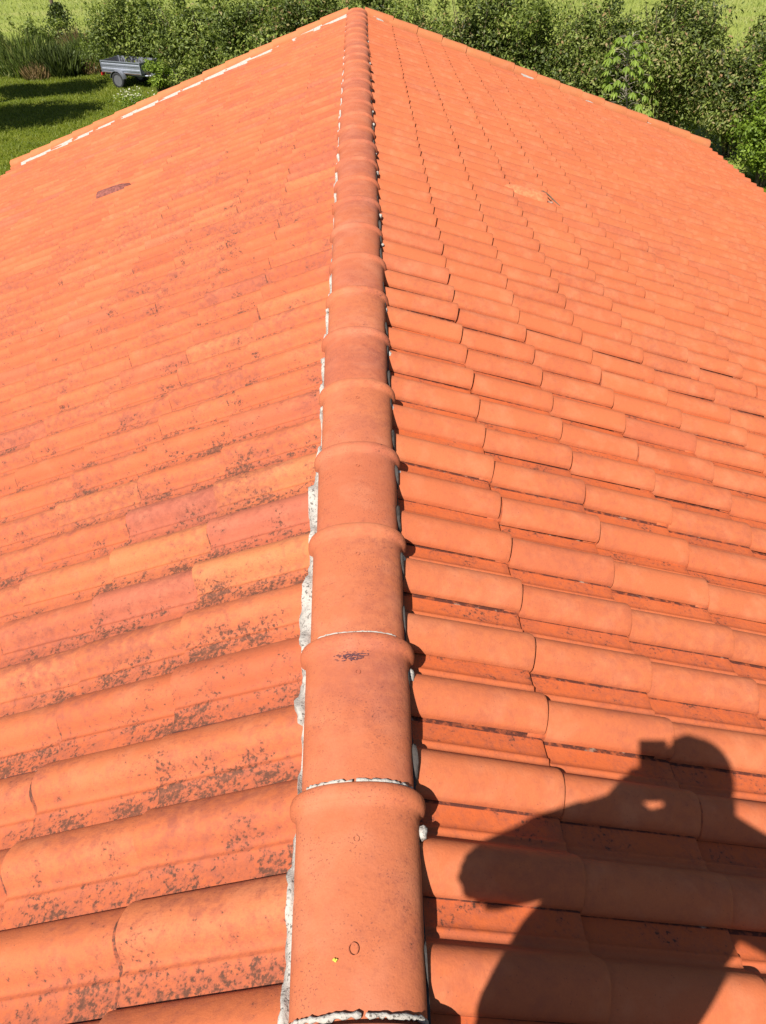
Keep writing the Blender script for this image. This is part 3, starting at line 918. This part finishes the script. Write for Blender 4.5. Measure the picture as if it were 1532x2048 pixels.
# lawn grass blades and meadow tufts (uncountable)
def blades(name, n, xr, yr, h, w, mat, label, test=None):
    x = rng.uniform(*xr, n); y = rng.uniform(*yr, n)
    if test is not None:
        k = test(x, y); x, y = x[k], y[k]; n = len(x)
    cl = vnoise(x * 1.7, y * 1.7)
    hh = h * rng.uniform(.5, 1.2, n) * (.6 + .8 * cl)
    D = np.stack([rng.normal(0, .45, n), rng.normal(0, .45, n), np.ones(n)], 1); D /= np.linalg.norm(D, axis=1, keepdims=True)
    C = np.stack([x, y, np.zeros(n)], 1) + D * hh[:, None] * .5
    o = leaf_mesh(name, C, D, rand_dirs(n) * .5 + np.array([-.3, -.5, .9]), hh, w * rng.uniform(.7, 1.4, n), np.clip(rng.normal(.5, .2, n) + (cl - .5) * .5, 0, 1), mat, None)
    return tag(o, label, 'grass', kind='stuff')
blades('grass', 52000, (-17, -6.5), (20, 37.2), .11, .022, L_GRASS, 'short green lawn grass left of the house')
blades('meadow_grass', 70000, (-34, 30), (24, 72), .20, .05, L_MEADOW, 'tall yellow green meadow grass beyond the hedge',
       lambda x, y: (y > 37.5) | ((x > -1) & (y > 29.5 - (x + 1) * .78 + 1.4)))

# ------------------------------------------------------------------ box trailer
M_GALV = plain('galvanised_steel', (.27, .29, .335), .45, .6, .12, 14)
M_GALV_IN = plain('galvanised_inner', (.22, .23, .26), .5, .6, .15, 14)
M_RUBBER = plain('tyre_rubber', (.025, .025, .027), .85, vary=.2)
M_RIM = plain('wheel_rim', (.20, .20, .22), .4, .6)
M_LAMP = plain('red_lamp', (.55, .03, .03), .3)
M_PLY = plain('trailer_floor', (.16, .11, .08), .8)
def trailer(loc, rz):
    root = empty('box_trailer', (loc[0], loc[1], 0), 'small galvanised open box trailer parked on the lawn by the hedge', 'trailer')
    Mr = Matrix.Rotation(rz, 3, 'Z')
    def W(p): return tuple(Mr @ Vector(p) + Vector((loc[0], loc[1], 0)))
    def bx(mb, c, s, bev=.004): mb.box(W(c), s, Mr, bev)
    L_, Wd, z0, hh = 1.85, 1.0, .50, .38
    # x: rear (-) to front (+)
    mb = MB(); bx(mb, (0, 0, z0), (L_, Wd, .03)); mb.build('floor', M_PLY, root)
    for sy in (-1, 1):
        mb = MB()
        # folded sheet with swages
        prof = [(0, 0), (.0, .06), (.018, .085), (.018, .14), (0, .165), (0, .24), (.018, .265), (.018, .32), (0, .345), (0, .39), (.03, .40), (.03, .43), (-.012, .43), (-.012, 0)]
        V = [W((x, sy * (Wd / 2 + p), z0 + z * hh / .42)) for x in (-L_ / 2, L_ / 2) for p, z in prof]
        m = len(prof)
        mb.add(V, [(i, (i + 1) % m, m + (i + 1) % m, m + i) for i in range(m)] + [tuple(range(m)), tuple(reversed(range(m, 2 * m)))])
        o = mb.build('side_panel', M_GALV, root)
        bm = bmesh.new(); bm.from_mesh(o.data); bmesh.ops.recalc_face_normals(bm, faces=bm.faces[:]); bm.to_mesh(o.data); bm.free()
        for x in (-L_ / 2 - .012, L_ / 2 + .012):
            mb = MB(); bx(mb, (x, sy * (Wd / 2 + .005), z0 + hh / 2), (.035, .045, hh + .03))
            mb.build('corner_post', M_GALV, root)
    for x, nm in ((-L_ / 2 - .015, 'tailgate'), (L_ / 2 + .015, 'headboard')):
        mb = MB(); bx(mb, (x, 0, z0 + hh / 2), (.02, Wd - .06, hh))
        for z in (.12, .27): bx(mb, (x + math.copysign(.014, x), 0, z0 + z), (.02, Wd - .1, .035))
        mb.build(nm, M_GALV, root)
    mb = MB(); bx(mb, (0, .32, z0 - .06), (L_, .05, .09)); bx(mb, (0, -.32, z0 - .06), (L_, .05, .09)); bx(mb, (-.1, 0, z0 - .12), (.06, Wd + .1, .06)); mb.build('chassis', M_GALV_IN, root)
    mb = MB(); bx(mb, (L_ / 2 + .55, 0, z0 - .07), (1.3, .07, .07))
    mb.tube([W((L_ / 2 - .2, .4, z0 - .07)), W((L_ / 2 + .7, .03, z0 - .07))], .028, 8); mb.tube([W((L_ / 2 - .2, -.4, z0 - .07)), W((L_ / 2 + .7, -.03, z0 - .07))], .028, 8)
    bx(mb, (L_ / 2 + 1.22, 0, z0 - .02), (.18, .09, .09)); d = mb.build('drawbar', M_GALV, root)
    mb = MB(); mb.tube([W((L_ / 2 + .95, .1, z0 + .15)), W((L_ / 2 + .95, .1, .14))], .022, 8)
    mb.tube([W((L_ / 2 + .95, .07, .09)), W((L_ / 2 + .95, .13, .09))], .09, 14); mb.build('jockey_wheel', M_RUBBER, root)
    for sy in (-1, 1):
        cy = sy * (Wd / 2 + .13); mb = MB()
        rings_ = []
        for y, r_ in ((-.075, .20), (-.08, .25), (-.06, .275), (0, .282), (.06, .275), (.08, .25), (.075, .20)):
            rings_.append([W((-.1 + r_ * math.cos(2 * math.pi * k / 28), cy + y, .282 + r_ * math.sin(2 * math.pi * k / 28))) for k in range(28)])
        mb.rings(rings_, False); w = mb.build('wheel', M_RUBBER, root, 60)
        mb = MB(); rings_ = []
        for y, r_ in ((-.06, .2), (-.03, .17), (-.035, .07), (-.06, .05), (.06, .05), (.035, .07), (.03, .17), (.06, .2)):
            rings_.append([W((-.1 + r_ * math.cos(2 * math.pi * k / 28), cy + y, .282 + r_ * math.sin(2 * math.pi * k / 28))) for k in range(28)])
        mb.rings(rings_, True); mb.build('rim', M_RIM, w, 40)
        mb = MB(); rings_ = []
        for k in range(13):
            a = R(10 + 160 * k / 12)
            rings_.append([W((-.1 + r_ * math.cos(a), cy + y, .282 + r_ * math.sin(a))) for r_, y in ((.325, -.11), (.34, 0), (.325, .11), (.315, .11), (.33, 0), (.315, -.11))])
        mb.rings(rings_); mb.build('mudguard', M_GALV_IN, root, 50)
        mb = MB(); bx(mb, (-L_ / 2 - .05, sy * .47, z0 - .07), (.05, .17, .10), .01); mb.build('tail_lamp', M_LAMP, root)
trailer((-8.95, 34.1), R(-27))

# ------------------------------------------------------------------ the photographer, seen in the photo by the shadow
M_SKIN = plain('skin', (.50, .30, .22), .55, vary=.08, scale=60)
M_JACKET = plain('navy_jacket', (.05, .06, .10), .85, vary=.2, scale=90)
M_TROUSERS = plain('grey_trousers', (.09, .09, .10), .85, vary=.2, scale=90)
M_HAIR = plain('brown_hair', (.06, .035, .02), .7, vary=.4, scale=120)
M_SHOE = plain('work_shoe', (.06, .045, .035), .7, vary=.2)
M_PHONE = plain('phone_body', (.015, .015, .017), .25, vary=.1)
M_GLASS = plain('phone_screen', (.01, .01, .012), .08, vary=.05)
def C_(x, y, z): return Vector((CAM.x + x, CAM.y + y, CAM.z + z))
person = empty('person', (0.0, -.24, HR - .1), 'person in a dark jacket astride the ridge holding up a phone with both hands', 'person')

def fuse(mb, name, mat, parent, vox, smooth_it=6):
    o = mb.build(name, mat, parent)
    r = o.modifiers.new('fuse', 'REMESH'); r.mode = 'VOXEL'; r.voxel_size = vox; r.use_smooth_shade = True
    s = o.modifiers.new('soften', 'SMOOTH'); s.iterations = smooth_it; s.factor = .5
    return o
HEAD = C_(.044, -.158, .098)
tilt = Matrix.Rotation(R(-24), 3, 'X') @ Matrix.Rotation(R(8), 3, 'Z')
def H(x, y, z): return HEAD + tilt @ Vector((x, y, z))
sh = {-1: C_(-.110, -.150, -.085), 1: C_(.250, -.310, -.195)}
el = {-1: C_(-.312, -.100, -.288), 1: C_(.405, -.19, -.37)}
wr = {-1: C_(-.105, -.075, -.150), 1: C_(.110, -.080, -.150)}
hip = {-1: C_(-.155, -.23, -.72), 1: C_(.035, -.23, -.72)}
kn = {-1: C_(-.245, -.14, -1.12), 1: C_(.125, -.14, -1.12)}
an = {-1: C_(-.275, -.24, -1.49), 1: C_(.150, -.24, -1.49)}
def ell(c, rx, ry, n=18): return [(c.x + rx * math.cos(2 * math.pi * k / n), c.y + ry * math.sin(2 * math.pi * k / n), c.z) for k in range(n)]
body = MB()
body.ball(HEAD, (.078, .098, .118), tilt, 22)
body.ball(H(0, .045, -.075), (.055, .058, .058), tilt, 14)                   # jaw
body.tube([H(0, .092, .015), H(0, .112, -.022), H(0, .098, -.036)], [.008, .015, .012], 8)       # nose
for sx in (-1, 1):
    body.ball(H(sx * .080, -.005, -.01), (.010, .022, .034), tilt, 10)       # ears
    body.ball(H(sx * .032, .083, .022), (.016, .012, .009), tilt, 10)        # eyes
body.ball(H(0, .092, -.062), (.025, .010, .008), tilt, 10)                   # lips
body.tube([H(0, -.02, -.07), C_(.045, -.215, -.04), C_(.055, -.235, -.12)], [.058, .060, .075], 14)
tor = [(C_(.055, -.205, -.070), .11, .08), (C_(.055, -.210, -.115), .175, .110), (C_(.030, -.215, -.21), .195, .120), (C_(-.045, -.220, -.37), .198, .118), (C_(-.070, -.222, -.52), .185, .115), (C_(-.065, -.23, -.64), .175, .12), (C_(-.06, -.23, -.74), .165, .12), (C_(-.06, -.23, -.80), .11, .08)]
body.rings([ell(c, a, b) for c, a, b in tor])
hands = {}
PH = -cu                                                        # down along the phone
for sx in (-1, 1):
    body.tube([C_(.065 + sx * .06, -.24, -.15), sh[sx], sh[sx].lerp(el[sx], .5), el[sx], el[sx].lerp(wr[sx], .35), wr[sx]], [.06, .056, .042, .032, .034, .026], 14)
    body.tube([hip[sx] + Vector((0, 0, .06)), hip[sx].lerp(kn[sx], .3), kn[sx], kn[sx].lerp(an[sx], .35), an[sx]], [.095, .085, .058, .056, .036], 14)
    side_v = cr * sx
    palm = CAM + PH * .088 + side_v * .060 - cf * .016
    body.tube([wr[sx], wr[sx].lerp(palm, .6), palm, palm + cu * .022], [(.028, .022), (.034, .02), (.040, .016), (.030, .013)], 12)
    for q in range(4):                                          # fingers round the back of the phone
        k = palm + cu * (.030 - .021 * q) + side_v * -.006 + cf * .010
        p1 = k + side_v * -.010 + cf * .018
        p2 = p1 + side_v * (-.022 + .003 * abs(q - 1)) + cf * .003 + cu * .003
        p3 = p2 + side_v * (-.016 + .002 * abs(q - 1)) - cf * .004
        body.tube([k - cf * .006, k, p1, p2, p3], [.010, .0098, .009, .0082, .0062], 9)
    t0 = palm - cf * .010 + cu * .000 + side_v * -.004           # thumb on the screen side
    body.tube([t0, t0 + cu * .022 - side_v * .014 - cf * .010, t0 + cu * .045 - side_v * .026 - cf * .004], [.013, .0105, .0075], 9)
    body.tube([an[sx] + Vector((0, -.05, -.03)), an[sx] + Vector((sx * .01, .06, -.045)), an[sx] + Vector((sx * .02, .15, -.05))], [.035, .036, .026], 10)
fuse(body, 'body', M_SKIN, person, .0042, 3)
jk = MB()
jt = [(c, a + .022, b + .022) for c, a, b in tor[:6]] + [(C_(-.058, -.23, -.70), .20, .148), (C_(-.058, -.23, -.715), .198, .146)]
jk.rings([ell(c, a, b, 26) for c, a, b in jt])
jk.tube([C_(.036, -.215, -.050), C_(.045, -.228, -.11)], [.064, .090], 16)
for sx in (-1, 1):
    w2 = el[sx].lerp(wr[sx], .90)
    jk.tube([C_(.065 + sx * .06, -.24, -.16), sh[sx], sh[sx].lerp(el[sx], .5), el[sx], el[sx].lerp(wr[sx], .4), w2], [.10, .094, .080, .070, .068, .052], 16)
fuse(jk, 'jacket', M_JACKET, person, .008, 4)
tr = MB()
tr.rings([ell(c, a + .018, b + .018, 22) for c, a, b in [(C_(-.057, -.23, -.66), .158, .112), tor[6], tor[7]]])
for sx in (-1, 1):
    tr.tube([hip[sx] + Vector((0, 0, .06)), hip[sx].lerp(kn[sx], .3), kn[sx], kn[sx].lerp(an[sx], .35), an[sx] + Vector((0, 0, .02))], [.112, .102, .076, .074, .062], 16)
fuse(tr, 'trousers', M_TROUSERS, person, .008, 4)
for sx in (-1, 1):
    s_ = MB(); a = an[sx]
    s_.tube([a + Vector((0, 0, .03)), a + Vector((0, -.01, -.03))], [.052, .056], 14)
    s_.tube([a + Vector((0, -.075, -.035)), a + Vector((sx * .01, .06, -.042)), a + Vector((sx * .02, .15, -.048)), a + Vector((sx * .024, .19, -.052))], [(.040, .042), (.046, .040), (.048, .032), (.03, .02)], 14)
    fuse(s_, 'shoe', M_SHOE, person, .006, 4)
hr = MB()
hr.ball(H(0, -.016, .024), (.096, .104, .102), tilt, 22)
hr.ball(H(0, -.06, -.03), (.074, .058, .075), tilt, 16)
hr.tube([H(.0, .03, .085), H(.01, .035, .112)], [.05, .018], 10)
o = fuse(hr, 'hair', M_HAIR, person, .006, 2)
# phone
ph = empty('smartphone', CAM, 'black smartphone held upright in both hands', 'phone')
Mp = Matrix((cr, cu, -cf)).transposed()
mb = MB(); mb.box(CAM + PH * .046 - cf * .0105, (.074, .152, .0085), Mp, .003); mb.build('case', M_PHONE, ph, 40)
mb = MB(); mb.box(CAM + PH * .046 - cf * .0150, (.069, .146, .0010), Mp, .0003); mb.build('screen', M_GLASS, ph)
mb = MB(); mb.tube([CAM - cf * .0062, CAM - cf * .0045], .007, 16); mb.build('lens', M_GLASS, ph)
bpy.context.view_layer.update()
